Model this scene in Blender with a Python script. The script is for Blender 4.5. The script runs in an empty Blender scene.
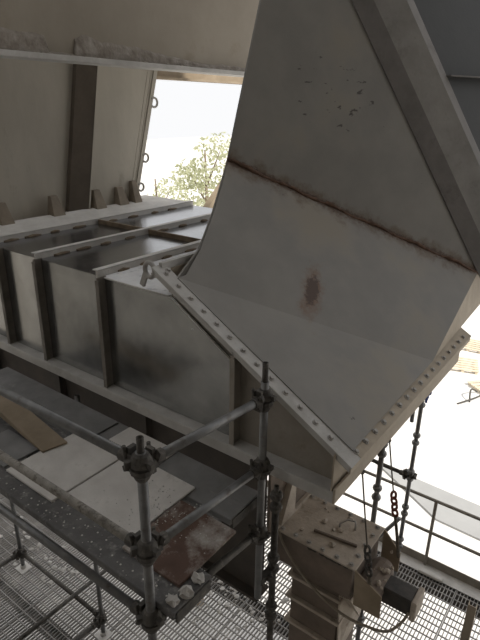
import bpy, bmesh, math, random
from mathutils import Vector, Matrix
random.seed(7)
scene = bpy.context.scene
col = scene.collection

# ------------------------------------------------------------------ camera
H = 5.6                                   # camera height above the grating
cam_d = bpy.data.cameras.new('camera'); cam = bpy.data.objects.new('camera', cam_d); col.objects.link(cam)
cam_d.sensor_width = 36.0; cam_d.lens = 540.487 * 36.0 / 640.0; cam_d.clip_start = 0.05; cam_d.clip_end = 400
_r = Vector((0.59972, -0.8001, 0.01334)); _u = Vector((0.28779, 0.23122, 0.92936)); _f = Vector((0.74666, 0.55352, -0.36893))
m = Matrix((( _r.x, _u.x, -_f.x, 0), (_r.y, _u.y, -_f.y, 0), (_r.z, _u.z, -_f.z, H), (0, 0, 0, 1)))
cam.matrix_world = m
scene.camera = cam

# ------------------------------------------------------------------ sky, sun, exposure
world = bpy.data.worlds.new('world'); scene.world = world; world.use_nodes = True
bg = world.node_tree.nodes['Background']
bg.inputs['Color'].default_value = (0.965, 0.97, 0.985, 1); bg.inputs['Strength'].default_value = 2.0
sun_d = bpy.data.lights.new('sun', 'SUN'); sun = bpy.data.objects.new('sun', sun_d); col.objects.link(sun)
sun_d.energy = 9.0; sun_d.angle = math.radians(1.5); sun_d.color = (1.0, 0.95, 0.87)
sun.rotation_euler = Vector((0.10, 0.90, -1.0)).normalized().to_track_quat('-Z', 'Y').to_euler()
vs = scene.view_settings
vs.view_transform = 'Standard'; vs.look = 'None'; vs.gamma = 1.0; vs.use_curve_mapping = False
vs.exposure = -1.0

# ------------------------------------------------------------------ materials
def node(nt, t, **kw):
    n = nt.nodes.new(t)
    for k, v in kw.items(): setattr(n, k, v)
    return n
def lk(nt, a, b): nt.links.new(a, b)
MATS = {}
def mat(name, c1, c2, scale=6.0, rough=0.6, metal=0.0, bump=0.15, bscale=60.0, spot=None, spot_amt=0.45, spot_scale=9.0, stretch=(1, 1, 1), rvar=0.12, spec=0.5):
    """two-tone noise paint/metal with fine relief; spot = colour of dirt or wear blotches"""
    m = bpy.data.materials.new(name); m.use_nodes = True; nt = m.node_tree
    b = nt.nodes['Principled BSDF']
    tc = node(nt, 'ShaderNodeTexCoord'); mp = node(nt, 'ShaderNodeMapping'); mp.inputs['Scale'].default_value = stretch
    lk(nt, tc.outputs['Object'], mp.inputs['Vector'])
    n1 = node(nt, 'ShaderNodeTexNoise'); n1.inputs['Scale'].default_value = scale; n1.inputs['Detail'].default_value = 6; n1.inputs['Roughness'].default_value = 0.62
    lk(nt, mp.outputs['Vector'], n1.inputs['Vector'])
    cr = node(nt, 'ShaderNodeValToRGB'); cr.color_ramp.elements[0].position = 0.33; cr.color_ramp.elements[1].position = 0.68
    cr.color_ramp.elements[0].color = (*c1, 1); cr.color_ramp.elements[1].color = (*c2, 1)
    lk(nt, n1.outputs['Fac'], cr.inputs['Fac']); out = cr.outputs['Color']
    if spot:
        n2 = node(nt, 'ShaderNodeTexNoise'); n2.inputs['Scale'].default_value = spot_scale; n2.inputs['Detail'].default_value = 8; n2.inputs['Roughness'].default_value = 0.7
        lk(nt, mp.outputs['Vector'], n2.inputs['Vector'])
        r2 = node(nt, 'ShaderNodeValToRGB'); r2.color_ramp.elements[0].position = 1 - spot_amt - 0.06; r2.color_ramp.elements[1].position = 1 - spot_amt + 0.12
        lk(nt, n2.outputs['Fac'], r2.inputs['Fac'])
        mx = node(nt, 'ShaderNodeMixRGB'); mx.inputs['Color2'].default_value = (*spot, 1)
        lk(nt, r2.outputs['Color'], mx.inputs['Fac']); lk(nt, out, mx.inputs['Color1']); out = mx.outputs['Color']
    lk(nt, out, b.inputs['Base Color'])
    rr = node(nt, 'ShaderNodeMapRange'); rr.inputs['To Min'].default_value = max(0.02, rough - rvar); rr.inputs['To Max'].default_value = min(1, rough + rvar)
    lk(nt, n1.outputs['Fac'], rr.inputs['Value']); lk(nt, rr.outputs['Result'], b.inputs['Roughness'])
    b.inputs['Metallic'].default_value = metal; b.inputs['Specular IOR Level'].default_value = spec
    if bump > 0:
        n3 = node(nt, 'ShaderNodeTexNoise'); n3.inputs['Scale'].default_value = bscale; n3.inputs['Detail'].default_value = 4
        lk(nt, mp.outputs['Vector'], n3.inputs['Vector'])
        bp = node(nt, 'ShaderNodeBump'); bp.inputs['Strength'].default_value = bump; bp.inputs['Distance'].default_value = 0.01
        lk(nt, n3.outputs['Fac'], bp.inputs['Height']); lk(nt, bp.outputs['Normal'], b.inputs['Normal'])
    MATS[name] = m
    return m

GALV = mat('galvanised sheet', (0.34, 0.345, 0.34), (0.52, 0.525, 0.515), 3.0, 0.22, 0.92, 0.03, 30, spot=(0.40, 0.39, 0.36), spot_amt=0.25, spot_scale=2.5)
SIDEPLATE = mat('grimy beige side plate', (0.25, 0.225, 0.19), (0.32, 0.29, 0.25), 5, 0.8, 0, 0.2, 50, spot=(0.2, 0.165, 0.125), spot_amt=0.32, spot_scale=6)
GALVTOP = mat('galvanised top sheet', (0.24, 0.245, 0.255), (0.36, 0.365, 0.38), 5.0, 0.20, 0.9, 0.05, 40, spot=(0.40, 0.39, 0.37), spot_amt=0.30, spot_scale=7)
DUSTYPAINT = mat('dusty grey paint', (0.40, 0.385, 0.36), (0.53, 0.515, 0.49), 5, 0.75, 0, 0.2, 50, spot=(0.66, 0.645, 0.62), spot_amt=0.33)
RIBPAINT = mat('dusty off-white steel', (0.55, 0.53, 0.50), (0.70, 0.68, 0.65), 7, 0.75, 0, 0.2, 60, spot=(0.25, 0.22, 0.18), spot_amt=0.32, spot_scale=14)
BROWNRIB2 = mat('grimy grey stiffener', (0.14, 0.125, 0.105), (0.22, 0.20, 0.175), 9, 0.8, 0, 0.2, 60)
BROWNRIB = mat('brown dirty steel', (0.14, 0.10, 0.065), (0.27, 0.21, 0.14), 9, 0.8, 0, 0.3, 60)
DUSTTOP = mat('cement dust on sheet', (0.66, 0.66, 0.67), (0.80, 0.80, 0.80), 8, 0.8, 0.0, 0.2, 70, spot=(0.25, 0.26, 0.28), spot_amt=0.38, spot_scale=10)
BEIGE = mat('beige dusty steel', (0.36, 0.305, 0.235), (0.46, 0.395, 0.31), 5, 0.8, 0, 0.2, 50, spot=(0.25, 0.18, 0.11), spot_amt=0.32, spot_scale=6)
HOPPER = mat('cream hopper steel', (0.38, 0.35, 0.295), (0.47, 0.435, 0.37), 2.5, 0.8, 0, 0.08, 40, spot=(0.28, 0.25, 0.2), spot_amt=0.33, spot_scale=3, stretch=(1, 1, 0.35))
HOPPERSHADE = mat('shaded hopper rib', (0.085, 0.068, 0.05), (0.13, 0.105, 0.08), 4, 0.8, 0, 0.1, 40)  # dark tone paints the shade on the hopper rib's face
GUSSET = mat('tan gusset steel', (0.20, 0.165, 0.125), (0.28, 0.235, 0.18), 8, 0.8, 0, 0.2, 40)
BEAM = mat('beam paint', (0.27, 0.235, 0.187), (0.325, 0.288, 0.235), 1.6, 0.85, 0, 0.08, 30, spot=(0.25, 0.21, 0.16), spot_amt=0.36, spot_scale=2.0)
CAKE = mat('caked cement dust', (0.20, 0.17, 0.14), (0.36, 0.325, 0.285), 11, 0.95, 0, 1.0, 24)
TUBE = mat('galvanised scaffold tube', (0.15, 0.15, 0.15), (0.25, 0.25, 0.245), 9, 0.5, 0.6, 0.1, 80, spot=(0.12, 0.10, 0.085), spot_amt=0.38, spot_scale=12)
TUBEDUST = mat('cement splashed tube', (0.25, 0.235, 0.21), (0.40, 0.375, 0.335), 16, 0.85, 0.1, 0.5, 60, spot=(0.09, 0.075, 0.06), spot_amt=0.43, spot_scale=22)
COUPL = mat('grimy coupler steel', (0.055, 0.05, 0.045), (0.13, 0.12, 0.105), 20, 0.7, 0.4, 0.4, 60, spot=(0.25, 0.23, 0.2), spot_amt=0.33, spot_scale=20)
TUBEIN = mat('dark tube bore', (0.02, 0.02, 0.02), (0.03, 0.03, 0.03), 5, 0.9, 0, 0)
PLANK = mat('cement splashed plank', (0.085, 0.082, 0.08), (0.16, 0.155, 0.15), 6, 0.85, 0, 0.5, 60, spot=(0.30, 0.29, 0.275), spot_amt=0.40, spot_scale=16)
PLANKBLUE = mat('grey plank', (0.155, 0.153, 0.15), (0.24, 0.237, 0.232), 4, 0.8, 0, 0.3, 60, spot=(0.32, 0.31, 0.29), spot_amt=0.33, spot_scale=9)
BOARD = mat('dusty pale board', (0.55, 0.525, 0.495), (0.70, 0.675, 0.64), 4, 0.9, 0, 0.25, 70, spot=(0.36, 0.335, 0.30), spot_amt=0.34, spot_scale=5)
RUSTPLANK = mat('rusty board', (0.08, 0.045, 0.032), (0.15, 0.092, 0.068), 6, 0.85, 0, 0.4, 50, spot=(0.42, 0.395, 0.36), spot_amt=0.46, spot_scale=3.4)
TAN = mat('tan dusty plate', (0.24, 0.19, 0.13), (0.34, 0.275, 0.20), 4, 0.85, 0, 0.2, 50)
DARKSTEEL = mat('dark brown steel', (0.05, 0.042, 0.036), (0.085, 0.072, 0.06), 4, 0.8, 0, 0.2, 50)
CEMENT = mat('cement lump', (0.42, 0.40, 0.37), (0.60, 0.58, 0.55), 14, 0.95, 0, 0.7, 40)
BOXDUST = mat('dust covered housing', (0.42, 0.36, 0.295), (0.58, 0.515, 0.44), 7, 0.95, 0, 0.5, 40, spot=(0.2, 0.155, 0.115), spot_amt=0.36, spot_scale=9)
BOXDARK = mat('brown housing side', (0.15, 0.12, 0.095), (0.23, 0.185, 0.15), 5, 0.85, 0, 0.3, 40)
MOTORDK = mat('black motor paint', (0.04, 0.037, 0.034), (0.09, 0.08, 0.07), 10, 0.7, 0, 0.2, 40)
WHITEPL = mat('dusty white plastic', (0.52, 0.50, 0.46), (0.64, 0.62, 0.58), 8, 0.7, 0, 0.1, 40)
GRATE = mat('galvanised grating', (0.23, 0.22, 0.205), (0.36, 0.345, 0.33), 1.2, 0.7, 0.2, 0, spot=(0.53, 0.51, 0.48), spot_amt=0.42, spot_scale=1.6)
RAIL = mat('railing paint', (0.23, 0.205, 0.17), (0.33, 0.30, 0.255), 5, 0.75, 0, 0.1, 50)
ROPE = mat('rope fibre', (0.10, 0.085, 0.065), (0.19, 0.165, 0.13), 40, 0.95, 0, 0.5, 200)
REDST = mat('red shackle paint', (0.16, 0.045, 0.03), (0.26, 0.08, 0.055), 20, 0.7, 0.2, 0.2, 60)
HOSE = mat('dusty hose', (0.25, 0.215, 0.17), (0.36, 0.32, 0.26), 14, 0.85, 0, 0.2, 60)
GROUND = mat('pale cement ground', (0.72, 0.70, 0.67), (0.82, 0.80, 0.77), 0.25, 0.95, 0, 0.15, 6)
SLAB = mat('grey concrete slab', (0.33, 0.33, 0.325), (0.40, 0.40, 0.395), 0.8, 0.9, 0, 0.1, 10)
CONC = mat('grey concrete wall', (0.28, 0.26, 0.235), (0.36, 0.34, 0.31), 0.7, 0.9, 0, 0.15, 12)
ROOF = mat('roof sheet', (0.26, 0.25, 0.235), (0.34, 0.325, 0.305), 0.6, 0.8, 0, 0.05, 12)
LEAF = mat('olive leaves', (0.36, 0.37, 0.25), (0.58, 0.58, 0.44), 1.5, 0.7, 0, 0)
_nt = LEAF.node_tree; _p = _nt.nodes['Principled BSDF']; _t = node(_nt, 'ShaderNodeBsdfTranslucent'); _m = node(_nt, 'ShaderNodeMixShader'); _m.inputs[0].default_value = 0.5
_t.inputs['Color'].default_value = (0.6, 0.62, 0.4, 1)
lk(_nt, _p.outputs[0], _m.inputs[1]); lk(_nt, _t.outputs[0], _m.inputs[2]); lk(_nt, _m.outputs[0], _nt.nodes['Material Output'].inputs['Surface'])
BARK = mat('bark', (0.16, 0.12, 0.085), (0.25, 0.2, 0.15), 6, 0.9, 0, 0.5, 30)
TIMBER = mat('weathered timber', (0.62, 0.52, 0.38), (0.74, 0.65, 0.5), 4, 0.85, 0, 0.2, 30)
BLUE = mat('blue cloth', (0.05, 0.08, 0.25), (0.09, 0.13, 0.36), 10, 0.9, 0, 0.2, 50)
BOLT = mat('dull bolt steel', (0.36, 0.345, 0.32), (0.48, 0.46, 0.435), 30, 0.7, 0.3, 0.1, 90)

CH_BASE = Vector((3.2, 1.6, 3.7))
UDIR = Vector((0.758, -0.653, 0))
def chute_mat():
    """grey chute paint; rust stains along the site weld, one burnt patch, chipped scars"""
    m = bpy.data.materials.new('weathered chute paint'); m.use_nodes = True; nt = m.node_tree; b = nt.nodes['Principled BSDF']
    tc = node(nt, 'ShaderNodeTexCoord')
    w = node(nt, 'ShaderNodeVectorMath', operation='ADD'); w.inputs[1].default_value = CH_BASE; lk(nt, tc.outputs['Object'], w.inputs[0])
    def dot(v):
        d = node(nt, 'ShaderNodeVectorMath', operation='DOT_PRODUCT'); lk(nt, w.outputs[0], d.inputs[0]); d.inputs[1].default_value = v; return d.outputs['Value']
    def M(op, a, bb, c=None):
        n = node(nt, 'ShaderNodeMath', operation=op)
        for i, x in enumerate((a, bb, c)):
            if x is None: continue
            if hasattr(x, 'is_linked'): lk(nt, x, n.inputs[i])
            else: n.inputs[i].default_value = x
        return n.outputs[0]
    def noise(s, d=6, r=0.6, st=None):
        n = node(nt, 'ShaderNodeTexNoise'); n.inputs['Scale'].default_value = s; n.inputs['Detail'].default_value = d; n.inputs['Roughness'].default_value = r
        if st:
            mp = node(nt, 'ShaderNodeMapping'); mp.inputs['Scale'].default_value = st[0]; mp.inputs['Rotation'].default_value = st[1]; lk(nt, w.outputs[0], mp.inputs['Vector']); lk(nt, mp.outputs[0], n.inputs['Vector'])
        else: lk(nt, w.outputs[0], n.inputs['Vector'])
        return n.outputs['Fac']
    def smooth(v, a, bb):
        n = node(nt, 'ShaderNodeMapRange', interpolation_type='SMOOTHSTEP'); lk(nt, v, n.inputs['Value'])
        n.inputs['From Min'].default_value = a; n.inputs['From Max'].default_value = bb; return n.outputs['Result']
    def mix(f, c1, c2):
        n = node(nt, 'ShaderNodeMixRGB'); lk(nt, f, n.inputs['Fac'])
        for i, c in ((1, c1), (2, c2)):
            if hasattr(c, 'is_linked'): lk(nt, c, n.inputs[i])
            else: n.inputs[i].default_value = (*c, 1)
        return n.outputs['Color']
    u = dot(UDIR); z = dot((0, 0, 1))
    base = mix(smooth(noise(2.2), 0.3, 0.7), (0.215, 0.204, 0.187), (0.255, 0.241, 0.218))
    base = mix(smooth(noise(1.1, 4), 0.5, 0.72), base, (0.265, 0.236, 0.192))
    # weld line: z = z1 + k (u-u1)
    W1 = Vector((3.579, 2.797, 5.189)); W2 = Vector((5.255, 1.124, 4.177)); u1 = W1.dot(UDIR); u2 = W2.dot(UDIR); k = (W2.z - W1.z) / (u2 - u1)
    d = M('SUBTRACT', z, M('MULTIPLY_ADD', M('SUBTRACT', u, u1), k, W1.z))
    ad = M('ABSOLUTE', d, 0)
    nz = noise(9, 8, 0.7); nz2 = noise(26, 6, 0.75)
    stain = smooth(M('ADD', M('MULTIPLY', ad, -3.2), nz), 0.14, 0.55)
    base = mix(M('MULTIPLY', stain, 0.8), base, (0.125, 0.08, 0.05))
    core = smooth(M('ADD', M('MULTIPLY', ad, -7.5), nz2), 0.22, 0.42)
    base = mix(M('MULTIPLY', core, 0.9), base, (0.085, 0.05, 0.033))
    # burnt patch
    PC = Vector((3.437, 1.875, 4.313)); du = M('SUBTRACT', u, PC.dot(UDIR)); dz = M('SUBTRACT', z, PC.z)
    sk = M('ADD', du, M('MULTIPLY', dz, -0.45))
    rr = M('SQRT', M('ADD', M('MULTIPLY', M('MULTIPLY', sk, sk), 1.7), M('MULTIPLY', dz, dz)), 0)
    halo = smooth(M('ADD', M('MULTIPLY', rr, -2.6), nz), 0.02, 0.42)
    base = mix(M('MULTIPLY', halo, 0.85), base, (0.19, 0.105, 0.065))
    corep = smooth(M('ADD', M('MULTIPLY', rr, -5.0), nz2), 0.02, 0.2)
    base = mix(M('MULTIPLY', corep, 0.9), base, (0.07, 0.042, 0.03))
    # chipped scars, clustered on the upper plate
    SC = Vector((4.45, 2.28, 5.70)); e1 = M('SUBTRACT', u, SC.dot(UDIR)); e2 = M('SUBTRACT', z, SC.z)
    q = M('SQRT', M('ADD', M('MULTIPLY', e1, e1), M('MULTIPLY', e2, e2)), 0)
    zone = smooth(q, 0.62, 0.05)
    ch = smooth(M('ADD', noise(11, 5, 0.6, ((1, 1, 2.0), (0.4, 0.5, 0.3))), M('MULTIPLY', zone, 0.12)), 0.72, 0.75)
    base = mix(M('MULTIPLY', ch, 0.8), base, (0.05, 0.042, 0.036))
    # tan edge stain near the flange corner and left edge
    lk(nt, base, b.inputs['Base Color'])
    b.inputs['Roughness'].default_value = 0.62
    bp = node(nt, 'ShaderNodeBump'); bp.inputs['Strength'].default_value = 0.25; bp.inputs['Distance'].default_value = 0.01
    hh = M('ADD', M('MULTIPLY', noise(30, 4), 0.3), M('MULTIPLY', core, 1.0)); lk(nt, hh, bp.inputs['Height']); lk(nt, bp.outputs[0], b.inputs['Normal'])
    return m
CHUTE = chute_mat()
CHUTERIB = mat('chute rib paint', (0.135, 0.125, 0.115), (0.205, 0.19, 0.178), 3, 0.7, 0, 0.15, 40, spot=(0.10, 0.088, 0.08), spot_amt=0.38, spot_scale=3)
RIBLIT = mat('lit rib web', (0.21, 0.20, 0.185), (0.31, 0.295, 0.275), 3, 0.7, 0, 0.15, 40, spot=(0.15, 0.135, 0.125), spot_amt=0.36, spot_scale=4)  # lighter copy of the rib paint; light on the centre strip put into colour
CHUTESHADE = mat('shaded chute paint', (0.045, 0.046, 0.046), (0.062, 0.063, 0.063), 3, 0.7, 0, 0.1, 40)  # darkened chute paint: shade of the turned-away side plate put into colour
WELD = mat('rusty weld bead', (0.075, 0.042, 0.028), (0.17, 0.10, 0.065), 22, 0.9, 0, 0.9, 50)

# ------------------------------------------------------------------ geometry helpers
class MB:
    def __init__(s): s.v = []; s.f = []; s.sm = []
    def add(s, verts, faces, smooth=False):
        o = len(s.v); s.v += [Vector(p) for p in verts]
        for f in faces: s.f.append([i + o for i in f]); s.sm.append(smooth)
        return s
    def slab(s, poly, ext):
        """prism: polygon of 3D points extruded by vector ext"""
        p = [Vector(q) for q in poly]; e = Vector(ext); n = len(p)
        nrm = Vector((0, 0, 0))
        for i in range(n):
            a, b = p[i], p[(i + 1) % n]; nrm += a.cross(b)
        if nrm.dot(e) > 0: p = p[::-1]
        f = [list(range(n)), list(range(2 * n - 1, n - 1, -1))]
        for i in range(n):
            j = (i + 1) % n; f.append([i, i + n, j + n, j])
        return s.add(p + [q + e for q in p], f)
    def box(s, a, b):
        x0, y0, z0 = [min(a[i], b[i]) for i in range(3)]; x1, y1, z1 = [max(a[i], b[i]) for i in range(3)]
        return s.slab([(x0, y0, z0), (x1, y0, z0), (x1, y1, z0), (x0, y1, z0)], (0, 0, z1 - z0))
    def bar(s, a, b, w, h, up=(0, 0, 1)):
        """rectangular bar from a to b, width w (sideways), height h (along up)"""
        a = Vector(a); b = Vector(b); d = (b - a).normalized(); side = d.cross(Vector(up)).normalized(); u = side.cross(d)
        c = [a + side * (sx * w / 2) + u * (sy * h / 2) for sx, sy in ((-1, -1), (1, -1), (1, 1), (-1, 1))]
        return s.slab(c, b - a)
    def tube(s, pts, r, n=12, caps=True, wob=0.0):
        pts = [Vector(p) for p in pts]; rings = []
        d0 = (pts[1] - pts[0]).normalized(); ref = Vector((0, 0, 1)) if abs(d0.z) < 0.9 else Vector((1, 0, 0))
        x = d0.cross(ref).normalized()
        o = []
        for i, p in enumerate(pts):
            d = ((pts[min(i + 1, len(pts) - 1)] - pts[max(i - 1, 0)])).normalized()
            x = (x - d * x.dot(d)).normalized(); y = d.cross(x)
            rr = r[i] if isinstance(r, (list, tuple)) else r
            for k in range(n):
                a = 2 * math.pi * k / n; q = rr * (1 + random.uniform(-wob, wob))
                o.append(p + x * (q * math.cos(a)) + y * (q * math.sin(a)))
        f = []
        for i in range(len(pts) - 1):
            for k in range(n):
                k2 = (k + 1) % n; f.append([i * n + k, i * n + k2, (i + 1) * n + k2, (i + 1) * n + k])
        s.add(o, f, True)
        if caps:
            L = len(s.v) - len(o)
            s.f.append([L + k for k in range(n)][::-1]); s.sm.append(False)
            L2 = L + (len(pts) - 1) * n; s.f.append([L2 + k for k in range(n)]); s.sm.append(False)
        return s
    def lathe(s, prof, c, n=14, axis=(0, 0, 1)):
        """profile [(r, h)] turned about axis through c"""
        c = Vector(c); ax = Vector(axis).normalized()
        return s.tube_profile([(c + ax * h, r) for r, h in prof], ax, n)
    def tube_profile(s, pr, ax, n):
        ref = Vector((0, 0, 1)) if abs(ax.z) < 0.9 else Vector((1, 0, 0)); x = ax.cross(ref).normalized(); y = ax.cross(x); o = []
        for p, r in pr:
            for k in range(n):
                a = 2 * math.pi * k / n; o.append(p + x * (r * math.cos(a)) + y * (r * math.sin(a)))
        f = []
        for i in range(len(pr) - 1):
            for k in range(n):
                k2 = (k + 1) % n; f.append([i * n + k, i * n + k2, (i + 1) * n + k2, (i + 1) * n + k])
        f.append(list(range(n))[::-1]); L = (len(pr) - 1) * n; f.append([L + k for k in range(n)])
        return s.add(o, f, False)
    def lump(s, c, r, sub=2, rough=0.25):
        bm = bmesh.new(); bmesh.ops.create_icosphere(bm, subdivisions=sub, radius=1.0)
        rx, ry, rz = (r, r, r) if not isinstance(r, (tuple, list)) else r
        sd = random.uniform(0, 50)
        from mathutils import noise as nz
        vv = []
        for v in bm.verts:
            k = 1 + rough * 1.6 * nz.noise(v.co * 1.7 + Vector((sd, sd * 0.7, 0)))
            vv.append(Vector((v.co.x * rx * k, v.co.y * ry * k, v.co.z * rz * k)) + Vector(c))
        s.add(vv, [[v.index for v in f.verts] for f in bm.faces], False); bm.free(); return s
    def mesh(s, name, mat, off=Vector((0, 0, 0)), bevel=0.0):
        me = bpy.data.meshes.new(name); me.from_pydata([v - off for v in s.v], [], s.f)
        for p, q in zip(me.polygons, s.sm): p.use_smooth = q
        if mat: me.materials.append(mat)
        bm = bmesh.new(); bm.from_mesh(me); bmesh.ops.recalc_face_normals(bm, faces=bm.faces)
        if bevel > 0:
            ed = [e for e in bm.edges if len(e.link_faces) == 2 and e.calc_face_angle(0) > 0.6]
            bmesh.ops.bevel(bm, geom=ed, offset=bevel, segments=1, affect='EDGES', clamp_overlap=True)
        bm.to_mesh(me); bm.free(); me.update()
        return me

def link(name, me, parent=None, loc=(0, 0, 0)):
    o = bpy.data.objects.new(name, me); col.objects.link(o); o.location = loc
    if parent: o.parent = parent
    return o
ROOT_LOC = {}
def thing(name, label, cat, loc, group=None, kind=None):
    o = bpy.data.objects.new(name, None); col.objects.link(o); o.location = loc; o.empty_display_size = 0.1
    if label: o['label'] = label
    if cat: o['category'] = cat
    if group: o['group'] = group
    if kind: o['kind'] = kind
    ROOT_LOC[o.name] = Vector(loc); return o
def part(name, mb, mat, parent, bevel=0.0, label=None, kind=None):
    """a mesh given in world coordinates, child of parent (parent keeps no rotation)"""
    off = ROOT_LOC[parent.name]
    o = link(name, mb.mesh(name, mat, off, bevel), parent); ROOT_LOC[o.name] = off
    if label: o['label'] = label
    if kind: o['kind'] = kind
    return o
def solo(name, mb, mat, label, cat, loc, bevel=0.0, group=None, kind=None):
    o = link(name, mb.mesh(name, mat, Vector(loc), bevel), None, loc); ROOT_LOC[o.name] = Vector(loc)
    if label: o['label'] = label
    if cat: o['category'] = cat
    if group: o['group'] = group
    if kind: o['kind'] = kind
    return o
def shared(name, me, parent, pos, rot=None):
    o = link(name, me, parent, Vector(pos) - ROOT_LOC[parent.name])
    if rot is not None: o.rotation_mode = 'QUATERNION'; o.rotation_quaternion = rot
    ROOT_LOC[o.name] = Vector(pos)
    return o
def zrot(axis): return Vector(axis).normalized().to_track_quat('Z', 'Y')

# hexagon bolt head with washer, axis +Z, shared by every bolted joint
_b = MB(); _b.lathe([(0.021, 0), (0.021, 0.004)], (0, 0, 0), 10); _b.lathe([(0.015, 0.004), (0.015, 0.014), (0.012, 0.017)], (0, 0, 0), 6)
BOLT_ME = _b.mesh('bolt', BOLT)

# ================================================================== THE SETTING
# ground far below, seen sunlit past the platform
g = MB(); N = 30
solo('ground', MB().box((-60, -90, -4.3), (160, 120, -4.0)), GROUND, 'sunlit pale cement ground far below the platform', 'ground', (0, 0, -4.0), kind='structure')
solo('floor_slab', MB().slab([(11.4, -3, -4.0), (12.6, -3, -4.0), (12.9, 4.6, -4.0), (11.6, 2.4, -4.0)], (0, 0, 0.06)), SLAB, 'grey concrete strip on the white ground beyond the railing', 'slab', (12, 0, -4.0), kind='structure')
# unseen roof and walls, added to keep the daylight out
solo('shade_roof', MB().box((-5, -3.6, 10.0), (5.9, 3.4, 10.3)), ROOF, 'unseen grey roof added to shade the machine bay', 'shade_roof', (1, 0, 10.0), kind='structure')
solo('shade_wall_back', MB().box((-5.2, -3.6, -4.0), (-5.0, 14, 10.0)), CONC, 'unseen grey wall added behind the viewpoint to block daylight', 'wall', (-5.1, 5, -4), kind='structure')
solo('shade_wall_left', MB().box((-5.0, 13.8, -4.0), (-1.0, 14.0, 10.0)), CONC, 'unseen grey wall added at the far left to block daylight', 'wall', (0, 13.9, -4), kind='structure')

solo('shade_wall_right', MB().box((-5.0, -3.8, -4.0), (5.9, -3.6, 10.0)), CONC, 'unseen grey wall added on the right to block daylight', 'wall', (-1, -3.7, -4), kind='structure')

# grating platform: panels of bearing bars (along X) with cross rods (along Y)
fl = thing('floor', 'galvanised bar grating floor of the lower platform', 'floor', (3.4, 3.0, 0), kind='structure')
X0, X1 = 0.6, 5.80
yy = -1.2; pi = 0
while yy < 8.6:
    y1 = yy + 0.98
    b = MB(); y = yy
    while y <= y1:
        b.box((X0, y - 0.004, -0.032), (X1, y + 0.004, 0.0)); y += 0.0408
    x = X0 + 0.05
    while x < X1:
        b.box((x - 0.006, yy, -0.014), (x + 0.006, y1, -0.001)); x += 0.1
    b.box((X0, yy - 0.006, -0.034), (X1, yy + 0.004, 0.001)); b.box((X0, y1 - 0.004, -0.034), (X1, y1 + 0.006, 0.001))
    part('grating_panel', b, GRATE, fl)
    yy += 1.0
for x in (0.7, 2.35, 4.05, 5.72):
    part('joist', MB().box((x - 0.05, -1.2, -0.25), (x + 0.05, 8.6, -0.035)), DARKSTEEL, fl)

# ================================================================== GUARD RAILING at the platform edge
gr = thing('guard_railing', 'beige painted tubular guard railing at the far platform edge', 'railing', (5.86, 2.0, 0))
for y in (-0.30, 1.25, 2.80, 4.35, 5.90):
    part('post', MB().tube([(5.86, y, 0), (5.86, y, 1.03)], 0.021, 10), RAIL, gr)
for nm, z in (('top_rail', 1.04), ('mid_rail', 0.54)):
    part(nm, MB().tube([(5.86, -1.2, z), (5.86, 7.0, z)], 0.021, 10), RAIL, gr)
part('toe_board', MB().box((5.875, -1.2, 0.0), (5.885, 7.0, 0.13)), RAIL, gr, label='flat toe board along the grating')
part('edge_angle', MB().box((5.70, -1.2, 0.002), (5.87, 7.0, 0.012)), RIBPAINT, gr)
wb = MB(); wb.box((5.67, 0.97, 0.012), (5.74, 1.28, 0.055)); 
solo('batten', wb, WHITEPL, 'short white block lying against the toe board', 'block', (5.7, 1.1, 0.012), 0.008)
bp_ = thing('steel_upright', 'beige channel upright on the grating at lower right', 'post', (4.6, 0.47, 0))
part('web', MB().box((4.58, 0.43, 0.0), (4.588, 0.51, 1.0)), BEIGE, bp_)
part('flange', MB().box((4.588, 0.43, 0.0), (4.64, 0.438, 1.0)), BEIGE, bp_)
part('flange', MB().box((4.588, 0.502, 0.0), (4.64, 0.51, 1.0)), BEIGE, bp_)

# ================================================================== TROUGH
TX = 2.5                      # side plane
ZT, ZF = 4.40, 3.485          # top sheet, top of bottom flange
def incl(y): return 3.72 + 0.5845 * (y - 1.043)
YE = 1.06                     # lower end of the inclined opening
YTOP = 2.45                   # upper end
INC = Vector((0, 1, 0.5845)).normalized(); INN = Vector((0, -0.5845, 1)).normalized()
tr = thing('feed_trough', 'long ribbed steel trough with galvanised side panels and bolted sloping end', 'trough', (3.9, 3.0, 3.40))
# carcass: side plate, end plate, bottom
part('side_plate', MB().slab([(TX + 0.02, 1.11, ZF), (TX + 0.02, 6.9, ZF), (TX + 0.02, 6.9, ZT - 0.03), (TX + 0.02, YTOP, ZT - 0.03), (TX + 0.02, 2.28, incl(2.28) - 0.02), (TX + 0.02, 1.11, incl(1.11) - 0.02)], (0.02, 0, 0)), SIDEPLATE, tr)
part('far_side_plate', MB().slab([(4.82, 1.11, ZF), (4.82, 6.9, ZF), (4.82, 6.9, ZT - 0.03), (4.82, YTOP, ZT - 0.03), (4.82, 2.28, incl(2.28) - 0.02), (4.82, 1.11, incl(1.11) - 0.02)], (0.02, 0, 0)), BEIGE, tr)
part('bottom_plate', MB().box((TX + 0.04, 1.11, ZF - 0.02), (4.82, 6.9, ZF)), BEIGE, tr)
part('end_plate', MB().box((2.42, 1.10, ZF - 0.02), (4.86, 1.11, incl(1.10) - 0.016)), BEIGE, tr)
bf = MB(); bf.box((2.415, 1.09, ZF - 0.012), (TX + 0.02, 6.9, ZF))
part('bottom_flange', bf, DUSTYPAINT, tr, 0.002)
part('flange_lip', MB().box((2.413, 1.09, 3.405), (2.425, 6.9, ZF - 0.006)), DUSTYPAINT, tr, 0.002)
part('end_lip', MB().box((2.413, 1.075, 3.405), (4.88, 1.09, ZF + 0.03)), BEIGE, tr, 0.002)
part('end_flange', MB().box((2.425, 1.09, ZF - 0.012), (4.88, 1.11, ZF - 0.002)), BEIGE, tr)
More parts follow.
